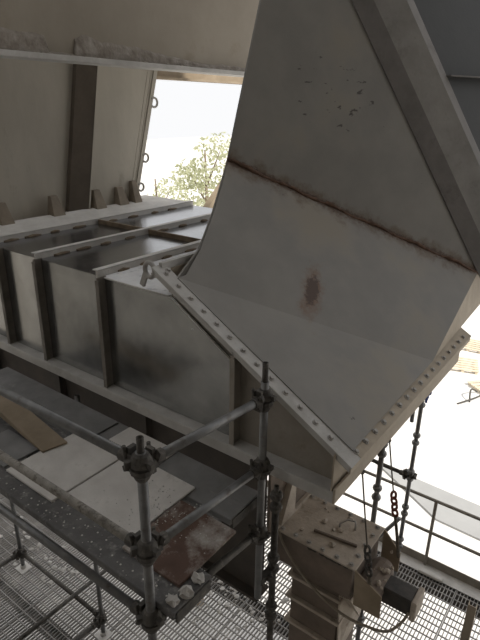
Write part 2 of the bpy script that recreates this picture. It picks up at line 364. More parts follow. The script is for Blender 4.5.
# stiffeners (tee bars) on the side
ST = [1.86, 3.13, 3.93, 4.50, 5.3, 6.1]
for i, y in enumerate(ST):
    zt = ZT if i else incl(1.86) - 0.03
    part('stiffener', MB().box((2.435, y - 0.006, ZF), (TX + 0.02, y + 0.006, zt)).box((2.430, y - 0.02, ZF), (2.440, y + 0.02, zt - 0.02 if i else zt - 0.03)), BROWNRIB2 if i else SIDEPLATE, tr, 0.001)
# galvanised side panels
def panel(y0, y1, zt):
    part('side_panel', MB().box((TX, y0 + 0.012, ZF + 0.004), (TX + 0.012, y1 - 0.012, zt)), GALV, tr, 0.001)
part('side_panel', MB().slab([(TX, 1.872, ZF + 0.004), (TX, 3.118, ZF + 0.004), (TX, 3.118, ZT - 0.01), (TX, 2.43, ZT - 0.01), (TX, 1.872, 4.045)], (0.012, 0, 0)), GALV, tr, 0.001)
for a, b in zip(ST[1:-1], ST[2:]): panel(a, b, ZT - 0.01)
# bright folded edge of the chamfered panel
part('panel_edge', MB().tube([(TX - 0.003, 2.43, ZT - 0.012), (TX - 0.003, 1.875, 4.043)], 0.006, 6), WHITEPL, tr)
part('panel_edge', MB().tube([(TX - 0.003, 2.43, ZT - 0.012), (TX - 0.003, 3.118, ZT - 0.012)], 0.006, 6), WHITEPL, tr)
# top: flat-bar ribs along X, cross bars along Y, sunk sheets between
CX = 3.76
RIBS = [3.17, 3.95, 4.72]
for y in RIBS:
    part('top_rib', MB().box((TX - 0.03, y - 0.012, ZT - 0.06), (5.30, y + 0.012, ZT + 0.045)).box((TX - 0.03, y - 0.012, ZT + 0.037), (5.30, y + 0.05, ZT + 0.045)), RIBPAINT, tr, 0.002)
cols = [(TX + 0.005, CX - 0.012), (CX + 0.012, 5.28)]
rows = [(YTOP, RIBS[0]), (RIBS[0], RIBS[1]), (RIBS[1], RIBS[2])]
for ri, (a, b) in enumerate(rows):
    for ci, (xa, xb) in enumerate(cols):
        part('top_panel', MB().box((xa, a + 0.014, ZT - 0.02), (xb, b - 0.014, ZT - 0.008)), GALVTOP if ri else DUSTTOP, tr, 0.001, label=None if ri else 'dust covered top sheet')
    if ri: part('cross_bar', MB().box((CX - 0.012, a + 0.052, ZT - 0.03), (CX + 0.012, b - 0.014, ZT + 0.035)), BROWNRIB, tr)
# stitch welds along the ribs
for y in RIBS:
    for j, x in enumerate([2.72, 2.95, 3.2, 3.5, 3.95, 4.25, 4.6, 4.9]):
        L = random.uniform(0.05, 0.09)
        part('stitch_weld', MB().tube([(x + t * L, y - 0.018, ZT - 0.003 + random.uniform(-.002, .002)) for t in (-1, -.5, 0, .5, 1)], [0.006, 0.013, 0.015, 0.012, 0.006], 6, wob=0.2), BROWNRIB, tr)
# apron plate between the last rib and the hopper foot
part('foot_plate', MB().slab([(2.2, 4.735, ZT + 0.02), (5.05, 4.735, ZT + 0.02), (5.05, 5.16, ZT + 0.07), (2.2, 5.16, ZT + 0.07)], (0, 0, -0.02)), RIBPAINT, tr)
part('foot_plate', MB().box((5.05, 4.735, ZT), (5.30, 5.6, ZT + 0.03)), RIBPAINT, tr)
# inclined flange ring
def P(x, y, h=0.0): return Vector((x, y, incl(y))) + INN * h
fr = part('sloping_flange', MB().slab([P(2.43, YTOP + 0.09), P(2.55, YTOP + 0.09), P(2.55, YE - 0.065), P(2.43, YE - 0.065)], INN * -0.014), DUSTYPAINT, tr, 0.002)
fw = part('flange_web', MB().slab([(2.435, YTOP + 0.07, incl(YTOP + .07) - 0.012), (2.435, YE - 0.05, incl(YE - .05) - 0.012), (2.435, YE - 0.05, incl(YE - .05) - 0.05), (2.435, YTOP + 0.07, incl(YTOP + .07) - 0.05)], (0.008, 0, 0)), DUSTYPAINT, tr)
fe = part('end_bolting_flange', MB().slab([P(2.551, YE - 0.065), P(4.86, YE - 0.065), P(4.86, YE + 0.05), P(2.551, YE + 0.05)], INN * -0.014), BEIGE, tr, 0.002)
part('end_flange_lip', MB().slab([P(2.435, YE - 0.063, -0.012), P(4.86, YE - 0.063, -0.012), P(4.86, YE - 0.063, -0.012) + Vector((0, 0, -0.04)), P(2.435, YE - 0.063, -0.012) + Vector((0, 0, -0.04))], (0, 0.01, 0)), BEIGE, tr)
part('head_plate', MB().box((2.56, 2.505, ZT - 0.01), (5.28, 2.515, 4.56)), BEIGE, tr)
part('top_bolting_flange', MB().bar(P(TX, YTOP + 0.075), P(5.3, YTOP + 0.075), 0.03, 0.05), DUSTYPAINT, tr)
for i in range(13):
    y = YTOP + 0.01 - i * 0.1075
    if y > YE - 0.02: shared('bolt', BOLT_ME, fr, P(2.487, y), zrot(INN))
shared('bolt', BOLT_ME, fr, P(2.525, YTOP + 0.03), zrot(INN))
x = 2.56
while x < 4.85:
    shared('bolt', BOLT_ME, fe, P(x, YE - 0.025), zrot(INN)); x += 0.135
# lifting eye at the top of the sloping flange
le = MB(); c = Vector((2.47, 2.60, 4.555))
le.tube([c + Vector((0, math.cos(a) * 0.045, math.sin(a) * 0.052)) for a in [math.radians(d) for d in range(-90, 271, 24)]], 0.017, 8, False)
le.bar((2.47, 2.68, 4.43), (2.47, 2.635, 4.53), 0.02, 0.04, (0, 1, 0)); le.bar((2.47, 2.575, 4.52), (2.47, 2.49, 4.55), 0.02, 0.04)
part('lifting_eye', le, BOLT, tr)

# support beams under the trough
sb = thing('support_beam', 'dark brown steel beam carrying the trough behind the scaffold posts', 'beam', (2.8, 3.5, 1.85))
part('web', MB().box((2.78, 1.80, 1.87), (2.80, 6.8, 3.38)), DARKSTEEL, sb)
part('flange', MB().box((2.70, 1.80, 1.84), (2.88, 6.8, 1.87)), DARKSTEEL, sb)
part('flange', MB().box((2.70, 1.80, 3.38), (2.88, 6.8, 3.404)), DARKSTEEL, sb)
for y in (3.0, 4.2, 5.4):
    part('stiffener', MB().box((2.71, y - .006, 1.87), (2.78, y + .006, 3.38)), DARKSTEEL, sb)

# ================================================================== CHUTE
ch = thing('discharge_chute', 'large grey painted steel chute with rusty weld seam dropping onto the trough', 'chute', CH_BASE)
NB = Vector((0.609, 0.756, -0.241)); TH = NB * 0.012; TL = Vector((0.217, 0.655, -0.724)) * 0.012
P1 = Vector((2.535, 2.405, 4.522)); P2 = Vector((2.54, 1.045, incl(1.045) + 0.01)); P3 = Vector((4.0, 1.067, 3.75))
W1 = Vector((3.579, 2.797, 5.189)); W2 = Vector((5.255, 1.124, 4.177))
T1 = Vector((4.16, 2.827, 6.75)); T2 = Vector((4.547, 2.515, 6.75))
part('lower_plate', MB().slab([P1, (2.602, 2.389, 4.528), (2.82, 2.451, 4.648), (3.107, 2.567, 4.84), (3.361, 2.685, 5.022), W1, W2, P3], TL), CHUTE, ch)
tri_n = (P2 - P1).cross(P3 - P1).normalized(); tri_n = tri_n if tri_n.z < 0 else -tri_n
part('corner_plate', MB().slab([P1, P3, P2], tri_n * 0.010), CHUTE, ch)
part('upper_plate', MB().slab([W1, T1, T2, W2], TH), CHUTE, ch)
# weld bead
wp = []; wr = []
for i in range(70):
    t = i / 69; wp.append(W1.lerp(W2, t) + Vector((0, 0, 0.010 * math.sin(t * 37) + random.uniform(-.006, .006))) - NB * 0.002); wr.append(random.uniform(0.008, 0.02))
part('weld_seam', MB().tube(wp, wr, 8, wob=0.25), WELD, ch, label='rusty ragged weld seam across the grey plate')
# beige end plate on the daylight side
E_ = Vector((4.80, 1.09, 3.765)); Q_ = Vector((6.3, 1.13, 3.80))
en = (E_ - P3).cross(W2 - P3).normalized(); en = en if en.y > 0 else -en
part('end_plate', MB().slab([P3, E_, Q_, (6.3, 1.15, 4.3), W2], en * 0.012), BEIGE, ch)
# hat-section rib along the slanting corner of the upper duct
ed = (T2 - W2).normalized(); rp = ed.cross(NB).normalized(); rp = rp if rp.x > 0 else -rp      # sideways in the plate plane, to the right
A0 = W2 - ed * 0.25; A1 = T2 + ed * 0.1; FN = -NB
def strip(o0, h0, o1, h1, th=0.010):
    q = [A0 + rp * o0 + FN * h0, A1 + rp * o0 + FN * h0, A1 + rp * o1 + FN * h1, A0 + rp * o1 + FN * h1]
    return MB().slab(q, NB * th)
rb = part('corner_rib', strip(0.145, 0.05, 0.39, 0.09), RIBLIT, ch)
part('rib_flange', strip(-0.01, 0.012, 0.145, 0.05), CHUTERIB, rb)
part('rib_flange', strip(0.39, 0.09, 0.50, 0.02), CHUTERIB, rb)
# side plate of the upper duct, turning away to the right
az = math.radians(-24); rd = Vector((math.cos(az), math.sin(az), 0))
B0 = A0 + rp * 0.49 + FN * 0.01; B1 = A1 + rp * 0.49 + FN * 0.01
sp = part('duct_side_plate', MB().slab([B0, B1, B1 + rd * 2.6, B0 + rd * 2.6], Vector((-rd.y, rd.x, 0)) * 0.012), CHUTESHADE, ch, label='plate right of the rib with its shade painted dark')
sn = Vector((rd.y, -rd.x, 0))
zr = 5.86; tt = (zr - B0.z) / (B1.z - B0.z); r0 = B0.lerp(B1, tt)
part('plate_rib', MB().slab([r0, r0 + rd * 1.5, r0 + rd * 1.5 + Vector((0, 0, .01)), r0 + Vector((0, 0, .01))], sn * 0.07), CHUTERIB, sp)
# hidden back of the duct
part('back_plate', MB().slab([P1 + TL, (2.825, 2.465, 4.648), (3.112, 2.58, 4.84), (3.366, 2.70, 5.022), W1 + TL, W1 + TH, T1 + TH, T1 + TH + Vector((1.3, 0.1, 0)), P1 + Vector((2.3, 0.12, 0))], (0, 0.012, 0)), CHUTE, ch)

# ================================================================== HOPPER behind
HY = 5.2
hp = thing('hopper', 'tall cream steel hopper wall with footing gussets standing on the trough', 'hopper', (4.0, HY, 4.47))
def wall_x(z): return 4.79 + (z - 4.5) * 0.295
def rib_x(z): return 3.74 + (z - 4.45) * 0.19
part('wall_panel', MB().slab([(1.2, HY + 0.06, 4.42), (rib_x(4.42) + .02, HY + 0.06, 4.42), (rib_x(7.6) + .02, HY + 0.06, 7.6), (1.2, HY + 0.06, 7.6)], (0, 0.012, 0)), HOPPER, hp, label='recessed shaded wall panel')
part('wall_panel', MB().slab([(rib_x(4.42) + .2, HY, 4.42), (wall_x(4.42), HY, 4.42), (wall_x(7.6), HY, 7.6), (rib_x(7.6) + .2, HY, 7.6)], (0, 0.012, 0)), HOPPER, hp)
part('wall_rib', MB().slab([(rib_x(4.46), HY, 4.46), (rib_x(4.46) + .23, HY - .06, 4.46), (rib_x(7.6) + .23, HY - .06, 7.6), (rib_x(7.6), HY, 7.6)], (0, 0.06, 0)), HOPPERSHADE, hp, label='upright rib with its shade painted dark brown')
part('rib_edge', MB().slab([(rib_x(4.46) + .23, HY - .065, 4.46), (rib_x(4.46) + .25, HY - .065, 4.46), (rib_x(7.6) + .25, HY - .065, 7.6), (rib_x(7.6) + .23, HY - .065, 7.6)], (0, 0.065, 0)), HOPPER, hp)
for k in (0.84, 0.90):
    xa = (rib_x(4.5) + .25) * (1 - k) + wall_x(4.5) * k; xb = (rib_x(7.6) + .25) * (1 - k) + wall_x(7.6) * k
    part('seam', MB().slab([(xa - .004, HY - .003, 4.5), (xa + .004, HY - .003, 4.5), (xb + .004, HY - .003, 7.6), (xb - .004, HY - .003, 7.6)], (0, .003, 0)), HOPPER, hp)
part('edge_strip', MB().slab([(wall_x(4.42) - 0.06, HY - 0.012, 4.42), (wall_x(4.42), HY - 0.012, 4.42), (wall_x(7.6), HY - 0.012, 7.6), (wall_x(7.6) - 0.06, HY - 0.012, 7.6)], (0, 0.012, 0)), HOPPER, hp)
part('side_wall', MB().slab([(wall_x(4.42) - .02, HY + 0.012, 4.42), (wall_x(7.6) - .02, HY + 0.012, 7.6), (wall_x(7.6) - 0.3, 8.8, 7.6), (wall_x(4.42) - 0.3, 8.8, 4.42)], (-0.012, 0, 0)), HOPPER, hp)
def gusset(x, w=0.075, h=0.21, d=0.13):
    g = MB(); y0 = HY - d; zb = ZT + 0.055
    g.add([(x - w, y0, zb), (x + w, y0, zb), (x + w, HY, zb), (x - w, HY, zb), (x - w * 0.6, HY - 0.05, zb + h), (x + w * 0.6, HY - 0.05, zb + h), (x + w * 0.6, HY, zb + h), (x - w * 0.6, HY, zb + h)],
          [[3, 2, 1, 0], [4, 5, 6, 7], [0, 1, 5, 4], [1, 2, 6, 5], [2, 3, 7, 6], [3, 0, 4, 7]])
    part('gusset', g, GUSSET, hp, 0.004)
for x in (2.93, 3.54, 4.12, 4.47): gusset(x)
gusset(4.70, 0.06, 0.26)
def eye(z, s=1.0):
    x = wall_x(z); e = MB(); pts = [Vector((x + 0.03 + math.cos(a) * 0.055 * s, HY - 0.006, z + math.sin(a) * 0.055 * s)) for a in [math.radians(d) for d in range(-130, 131, 20)]]
    pts = [Vector((x - 0.02, HY - 0.006, z - 0.05 * s))] + pts + [Vector((x - 0.02, HY - 0.006, z + 0.05 * s))]
    e.tube(pts, 0.014, 8); part('lifting_eye', e, BOLT, hp)
eye(5.62); eye(4.97, 0.9); eye(4.62, 0.85)

# tan brace beyond the trough
br = MB().bar((6.15, 5.5, 3.80), (7.6, 5.5, 4.95), 0.12, 0.10)
bt = thing('diagonal_brace', 'tan diagonal steel brace in the bright opening beyond the trough', 'brace', (6.2, 5.5, 3.7))
part('bar', br, TAN, bt, 0.004); part('end_plate', MB().box((6.05, 5.40, 3.60), (6.25, 5.60, 3.84)), TAN, bt)
part('post', MB().box((6.08, 5.44, -4.0), (6.22, 5.56, 3.60)), TAN, bt)

lt = thing('lintel_beam', 'brown steel lintel above the bright opening', 'beam', (6.6, 5.75, 5.93))
part('web', MB().box((5.35, 5.75, 5.95), (8.4, 5.77, 6.4)), TAN, lt); part('flange', MB().box((5.35, 5.66, 5.92), (8.4, 5.86, 5.95)), TAN, lt)

# ================================================================== OVERHEAD BEAM
bm_ = thing('overhead_beam', 'beige overhead girder with peeling caked dust on its lower flange', 'beam', (4.0, 4.3, 5.93))
part('web', MB().box((-1, 4.30, 5.975), (7.0, 4.32, 7.1)), BEAM, bm_)
part('lower_flange', MB().box((-1, 4.20, 5.93), (7.0, 4.46, 5.975)), DUSTYPAINT, bm_, 0.004)
part('upper_flange', MB().box((-1, 4.20, 7.1), (7.0, 4.46, 7.14)), BEAM, bm_)
# dust crust leaning on the web above the flange
dm = MB(); n = 160; xs = [1.6 + i * (4.4 / n) for i in range(n + 1)]
from mathutils import noise as NZ
tops = []
for x in xs:
    h = 0.15 + 0.05 * NZ.noise(Vector((x * 2.1, 0, 0))) + 0.03 * NZ.noise(Vector((x * 7, 3, 0))) + 0.012 * NZ.noise(Vector((x * 23, 5, 0)))
    if 3.04 < x < 3.33: h = 0.025 + 0.01 * NZ.noise(Vector((x * 30, 1, 0)))       # the fallen-off piece
    if 3.36 < x < 3.55: h += 0.03 * math.sin((x - 3.36) / 0.19 * math.pi)
    if x > 3.7: h *= max(0.35, 1 - (x - 3.7) * 0.5)
    tops.append(h)
R = 5
for i, x in enumerate(xs):
    for j in range(R + 1):
        t = j / R; bul = 0.022 * (1 - t) ** 0.7 + 0.010 + 0.006 * NZ.noise(Vector((x * 11, t * 4, 2)))
        if j == R: bul = 0.0
        dm.v.append(Vector((x, 4.30 - bul, 5.974 + tops[i] * t)))
for i in range(n):
    for j in range(R):
        a = i * (R + 1) + j; dm.f.append([a, a + R + 1, a + R + 2, a + 1]); dm.sm.append(False)
part('dust_crust', dm, CAKE, bm_, label='crust of caked grey dust on the flange')
for k in range(26):
    x = random.uniform(1.9, 5.4); part('dust_clod', MB().lump((x, 4.225 + random.uniform(-.01, .04), 5.978), (random.uniform(.03, .10), .02, random.uniform(.005, .012)), 1, 0.5), CAKE, bm_)

# ================================================================== SCAFFOLD
TR = 0.0242
def cup_pair(parent, x, y, z, gap=0.0):
    if gap:
        for nm, zz in (('lower_cup', z), ('upper_cup', z + 0.075 + gap)):
            part(nm, MB().lathe([(TR + .001, -0.032), (0.038, -0.020), (0.045, 0.0), (0.040, 0.018), (TR + .001, 0.028)], (x, y, zz), 14), TUBE if parent.location.x > 3 else COUPL, parent)
        return
    """cuplock node: welded lower cup, sliding upper cup with lugs"""
    a = MB().lathe([(TR + .001, -0.062), (0.034, -0.05), (0.044, -0.026), (0.054, -0.014), (0.054, 0.012), (0.044, 0.014)], (x, y, z), 14)
    part('lower_cup', a, COUPL, parent)
    zz = z + 0.03 + gap
    b = MB().lathe([(0.044, -0.008), (0.053, -0.004), (0.050, 0.020), (0.037, 0.048), (TR + .001, 0.056)], (x, y, zz), 14)
    for k in range(3):
        an = k * 2.1 + 0.5; d = Vector((math.cos(an), math.sin(an), 0))
        b.bar(Vector((x, y, zz + 0.012)) + d * 0.035, Vector((x, y, zz + 0.012)) + d * 0.076, 0.026, 0.03)
    part('upper_cup', b, COUPL, parent)
def post(label, x, y, z0, z1, cups, spigot=0.0, r=TR, gap=0.0, matl=None):
    t = thing('scaffold_post', label, 'scaffold post', (x, y, z0))
    b = MB().tube([(x, y, z0), (x, y, z1)], r, 14)
    part('tube', b, matl or TUBE, t)
    if spigot:
        s = MB()
        nseg = 14; ri, ro = 0.013, 0.0175
        ring = lambda rad, z: [Vector((x + rad * math.cos(2 * math.pi * k / nseg), y + rad * math.sin(2 * math.pi * k / nseg), z)) for k in range(nseg)]
        vv = ring(ro, z1) + ring(ro, z1 + spigot) + ring(ri, z1 + spigot) + ring(ri, z1 + spigot - 0.05)
        ff = []
        for L in range(3):
            for k in range(nseg): ff.append([L * nseg + k, L * nseg + (k + 1) % nseg, (L + 1) * nseg + (k + 1) % nseg, (L + 1) * nseg + k])
        ff.append([3 * nseg + k for k in range(nseg)]); s.add(vv, ff, True)
        part('spigot', s, COUPL, t)
    for z in cups: cup_pair(t, x, y, z, gap)
    return t
def rail(label, a, b, blade=(True, True), matl=None, cat='scaffold tube', wedge=True, name='scaffold_rail'):
    a = Vector(a); b = Vector(b); d = (b - a).normalized()
    t = thing(name, label, cat, (a + b) / 2)
    part('tube', MB().tube([a + d * 0.045, b - d * 0.045], TR, 14), matl or TUBE, t)
    for p, s, on in ((a, 1, blade[0]), (b, -1, blade[1])):
        if not on: continue
        e = MB(); q = p + d * s * 0.03
        sd = Vector((-d.y, d.x, 0)).normalized()
        e.bar(q, q + d * s * 0.055, 0.05, 0.075); e.bar(p + d * s * 0.058 - Vector((0, 0, .062)), p + d * s * 0.058 + Vector((0, 0, .068)), 0.042, 0.022, d)
        e.lathe([(0.030, -0.02), (0.033, 0.0), (0.033, 0.03), (0.027, 0.03)], p + d * s * 0.095, 10, d)
        e.tube([p + d * s * 0.07 + sd * 0.02 + Vector((0, 0, -.05)), p + d * s * 0.075 + sd * 0.03 + Vector((0, 0, .075))], 0.010, 6)
        e.lump(p + d * s * 0.07 - sd * 0.028 + Vector((0, 0, 0.03)), (0.020, 0.020, 0.026), 1, 0.4)
        e.lump(p + d * s * 0.06 + sd * 0.034 + Vector((0, 0, -0.03)), (0.018, 0.018, 0.022), 1, 0.4)
        part('end_blade', e, COUPL, t)
    return t
pA = (1.345, 1.53); pB = (2.30, 1.52); pC = (2.45, 1.50)
post('front corner scaffold post with open spigot top beside the pale boards', *pA, 0.0, 4.18, [4.09, 3.60, 3.15, 2.2, 1.2, 0.4], 0.075)
post('scaffold post with dark spigot rising in front of the sloping bolted flange', *pB, 2.46, 4.13, [4.00, 3.52, 3.00], 0.12)
post('dark scaffold post below the trough corner beside the brown housing', *pC, 0.0, 3.26, [3.14, 2.61, 2.16, 1.2, 0.4], 0.05, gap=0.02, matl=COUPL)
# clamp joining the two posts
cl = MB(); cl.bar((2.30, 1.52, 2.60), (2.45, 1.50, 2.60), 0.05, 0.05); cl.lump((2.375, 1.48, 2.60), 0.03, 1, 0.3)
solo('tube_clamp', cl, COUPL, 'swivel clamp tying two neighbouring scaffold posts together', 'clamp', (2.375, 1.51, 2.575))
def node_of(p, z): return (p[0], p[1], z + 0.02)
# rails running to the left
AX = 1.315
rail('upper guard rail of the scaffold running left from the corner post', node_of(pA, 4.10), (1.31, 3.9, 4.11), (True, False))
rail('cement splashed middle guard rail above the pale boards', node_of(pA, 3.60), (1.33, 3.9, 3.62), (True, False), TUBEDUST)
rail('thick lower ledger along the outer edge of the plank deck', node_of(pA, 3.15), (1.29, 4.4, 3.19), (True, False))
# rails running to the second post
rail('short upper guard rail between the two scaffold posts', node_of(pA, 4.09), node_of(pB, 4.00))
rail('short middle guard rail above the rusty deck board', node_of(pA, 3.60), node_of(pB, 3.52), matl=TUBE)
rail('short deck ledger under the near end of the planks', node_of(pA, 3.13), node_of(pB, 3.02), matl=COUPL)
# lower scaffold standing on the grating at far left
FX = 2.62
q1 = post('short far scaffold foot post on the grating at the left edge', FX, 5.37, 0.06, 3.1, [0.25, 1.2], matl=TUBE)
q2 = post('far scaffold foot post on the grating nearest the corner post', FX, 3.80, 0.06, 3.1, [0.25, 1.2], matl=TUBE)
for q, lab in (((FX, 5.37), 'cement caked base plate under the far left scaffold post'), ((FX, 3.80), 'cement caked base plate under the scaffold post nearest the corner')):
    t = thing('base_plate', lab, 'base plate', (q[0], q[1], 0))
    part('plate', MB().box((q[0] - .075, q[1] - .075, 0.001), (q[0] + .075, q[1] + .075, 0.009)), RIBPAINT, t)
    part('collar', MB().lathe([(0.035, 0.009), (0.035, 0.05), (0.02, 0.06)], (q[0], q[1], 0), 12), CEMENT, t)
rail('low ledger above the grating joining the two far foot posts', (FX, 3.80, 0.27), (FX, 5.37, 0.27), matl=COUPL)
rail('low cross tube leaving the far left foot post', (FX, 5.37, 0.26), (1.5, 5.40, 0.26), (True, False), COUPL)
rail('low cross tube lying midway between the far foot posts', (3.2, 4.25, 0.32), (1.5, 4.27, 0.30), (False, False), COUPL)
rail('low cross tube leaving the foot post nearest the corner post', (FX, 3.80, 0.25), (1.5, 3.86, 0.25), (True, False), COUPL)
# posts behind the trough end
post('far scaffold post outside the trough end beside the guard railing', 5.45, 1.50, 0.0, 3.38, [2.52, 2.02, 1.52, 1.0, 0.5], gap=0.025)
post('scaffold post under the trough end behind the hanging ropes', 4.03, 1.385, 0.0, 3.38, [2.72, 2.24, 1.7, 1.2, 0.6], gap=0.03)
rail('dark horizontal tube clamped to the far scaffold post', (5.45, 1.50, 1.55), (5.45, 3.3, 1.60), (True, False), COUPL)
sn_ = MB().tube([(5.52, 1.60, 2.23), (5.52, 1.61, 3.0)], TR, 12)
st_ = thing('scaffold_stub', 'short loose tube end hanging beside the far scaffold post', 'scaffold tube', (5.52, 1.60, 2.23))
part('tube', sn_, TUBE, st_); part('clamp', MB().bar((5.47, 1.52, 2.8), (5.53, 1.61, 2.8), 0.05, 0.06), COUPL, st_)
cn = MB()
for k in range(5): cn.lump((5.45 + random.uniform(-.04, .05), 1.50 + random.uniform(-.05, .05), 1.56 + random.uniform(-.04, .06)), random.uniform(.025, .04), 1, 0.4)
solo('right_angle_clamp', cn, COUPL, 'grimy right angle clamp on the far scaffold post', 'clamp', (5.45, 1.50, 1.5))
rail('thin diagonal tube at the foot of the far scaffold post', (5.45, 1.52, 0.95), (5.15, 2.0, 0.15), (False, False), TUBE)
bc = MB()
for k in range(6): bc.lump((5.40 + random.uniform(-.02, .02), 1.43 + random.uniform(-.015, .015), 2.62 + k * 0.035), (0.018, 0.02, 0.03), 1, 0.4)
solo('cloth_tie', bc, BLUE, 'small blue cloth knotted on the far scaffold post', 'cloth', (5.40, 1.43, 2.6))

# ================================================================== PLANK DECK
def plank(label, x0, x1, y0, y1, z, th, matl, name='scaffold_plank', cat='plank', ends=True, dots=False, rot=0.0):
    t = thing(name, label, cat, ((x0 + x1) / 2, (y0 + y1) / 2, z - th))
    part('deck', MB().box((x0, y0, z - th), (x1, y1, z)), matl, t, 0.004)
    if dots:
        me = MB().lathe([(0.006, 0), (0.006, 0.002), (0.004, 0.003)], (0, 0, 0), 6).mesh('stud', WHITEPL)
        y = y0 + 0.10
        while y < y1 - 0.6:
            shared('stud', me, t, (x0 + 0.06 + random.uniform(-.01, .01), y, z)); 
            if random.random() < 0.6: shared('stud', me, t, (x0 + 0.13 + random.uniform(-.01, .01), y + 0.03, z))
            y += 0.085
    if ends:
        for yy in (y0, y1): part('end_hook', MB().box((x0 + 0.02, yy - 0.008, z - th - 0.03), (x1 - 0.02, yy + 0.008, z - 0.012)), COUPL, t)
    return t
ZD = 3.27
plank('cement splashed grey plank along the outer deck edge under the boards', 1.372, 1.67, 1.40, 4.3, ZD, 0.05, PLANK, dots=True)
plank('dirty grey plank mostly covered by the pale boards', 1.69, 2.03, 1.62, 4.3, ZD - 0.005, 0.05, PLANK)
plank('blue grey plank lying alongside the trough', 2.06, 2.38, 1.58, 4.5, ZD - 0.002, 0.05, PLANKBLUE)
solo('pale_board', MB().box((1.49, 2.55, ZD + 0.002), (2.13, 3.06, ZD + 0.020)), BOARD, 'pale dusty sheet board nearest the tan plate', 'board', (1.8, 2.8, ZD + .002), 0.003)
solo('pale_board', MB().box((1.565, 1.93, ZD + 0.002), (2.14, 2.538, ZD + 0.018)), BOARD, 'pale dusty sheet board next to the rusty board', 'board', (1.85, 2.2, ZD + .002), 0.003)
solo('rusty_board', MB().box((1.50, 1.48, ZD + 0.002), (1.99, 1.915, ZD + 0.022)), RUSTPLANK, 'rust brown board with spilled cement at the deck end', 'board', (1.8, 1.7, ZD + .002), 0.003)
solo('grey_board', MB().box((2.14, 2.92, ZD + 0.001), (2.36, 3.75, ZD + 0.015)), PLANKBLUE, 'thin grey board on the plank beside the trough', 'board', (2.3, 3.3, ZD), 0.002)
solo('light_board', MB().box((2.16, 2.30, ZD + 0.001), (2.37, 2.80, ZD + 0.012)), BOARD, 'small pale board on the blue grey plank below the trough', 'board', (2.3, 2.5, ZD), 0.002)
solo('grey_board', MB().box((1.50, 3.10, ZD + 0.002), (1.78, 3.50, ZD + 0.016)), PLANKBLUE, 'short grey board left of the pale boards', 'board', (1.64, 3.3, ZD), 0.002)
tp = thing('tan_plate', 'tan steel plate sloping down onto the pale board at left', 'plate', (1.9, 3.5, ZD + 0.02))
part('plate', MB().slab([(1.93, 2.98, ZD + 0.024), (1.75, 3.02, ZD + 0.024), (1.80, 3.9, ZD + 0.17), (1.98, 4.2, ZD + 0.22)], (0, 0, 0.012)), TAN, tp, 0.002)
part('lip', MB().slab([(1.75, 3.02, ZD + 0.024), (1.80, 3.9, ZD + 0.17), (1.80, 3.9, ZD + 0.11), (1.75, 3.02, ZD + 0.0225)], (0.008, 0, 0)), TAN, tp)
for (x, y, z, r, lab) in ((1.60, 1.435, ZD, 0.03, 'pale cement lump at the near end of the rusty board'), (1.42, 1.45, ZD, 0.03, 'small cement lump against the corner post'), (1.50, 1.425, ZD, 0.036, 'angular cement lump at the corner of the rusty board')):
    solo('cement_lump', MB().lump((x, y, z + r * 0.5), (r, r * 1.1, r * 0.7), 2, 0.5), CEMENT, lab, 'lump', (x, y, z))
sp_ = MB()
for k in range(150):
    x = random.gauss(1.85, 0.13); y = random.gauss(1.95, 0.17)
    if 1.6 < x < 2.03 and 1.48 < y < 2.5:
        r = random.uniform(.002, .006); sp_.lump((x, y, ZD + 0.022 + r * .3), (r, r, r * .7), 1, 0.5)
for k in range(60):
    x = random.uniform(1.39, 1.55); y = random.uniform(1.45, 2.9); r = random.uniform(.002, .005); sp_.lump((x, y, ZD + r * .3), (r, r, r * .7), 1, 0.5)
solo('cement_crumbs', sp_, CEMENT, 'scattered pale cement crumbs on the deck boards', 'crumbs', (1.8, 1.9, ZD + .02), kind='stuff')
# spilled cement on the grating
sp2 = MB()
for k in range(110):
    x = random.gauss(3.9, 0.35); y = random.gauss(2.75, 0.5) - (x - 3.9) * 0.4; r = random.uniform(.008, .028); sp2.lump((x, y, r * .25), (r * 1.3, r * 1.3, r * .6), 1, 0.5)
for k in range(50):
    x = random.gauss(2.9, 0.15); y = random.gauss(5.3, 0.5); r = random.uniform(.01, .03); sp2.lump((x, y, r * .25), (r * 1.3, r * 1.3, r * .6), 1, 0.5)
solo('cement_spill', sp2, CEMENT, 'pale cement spilled over the grating below the deck', 'spill', (3.9, 2.7, 0), kind='stuff')

# ================================================================== VALVE HOUSING below the trough end
vx0, vx1, vy0, vy1, vz = 2.88, 3.42, 1.07, 1.76, 2.50
vh = thing('valve_housing', 'dust covered bolted steel housing on a stepped column below the trough', 'housing', (3.15, 1.4, 0))
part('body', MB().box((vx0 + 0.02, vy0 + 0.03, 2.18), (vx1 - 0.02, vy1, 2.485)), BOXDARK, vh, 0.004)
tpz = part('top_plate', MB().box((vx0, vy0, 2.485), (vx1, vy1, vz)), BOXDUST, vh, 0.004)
for i in range(6):
    y = vy0 + 0.05 + i * 0.118
    for x in (vx0 + 0.035, vx1 - 0.035): shared('bolt', BOLT_ME, tpz, (x, y, vz))
for i in range(3): shared('bolt', BOLT_ME, tpz, (vx0 + 0.14 + i * 0.13, vy0 + 0.045, vz))
h = [(3.20, 1.36, vz), (3.20, 1.36, vz + .04), (3.27, 1.33, vz + .045), (3.29, 1.27, vz + .045), (3.25, 1.25, vz + .04), (3.25, 1.25, vz)]
part('handle', MB().tube(h, 0.008, 8), BOLT, tpz)
part('pull_bar', MB().bar((3.04, 1.50, vz + 0.012), (3.09, 1.16, vz + 0.012), 0.016, 0.02), BOXDARK, tpz)
part('end_ridge', MB().box((vx0 - 0.02, vy1 - 0.03, vz), (vx1 + 0.1, vy1, vz + 0.035)), BOXDUST, tpz)
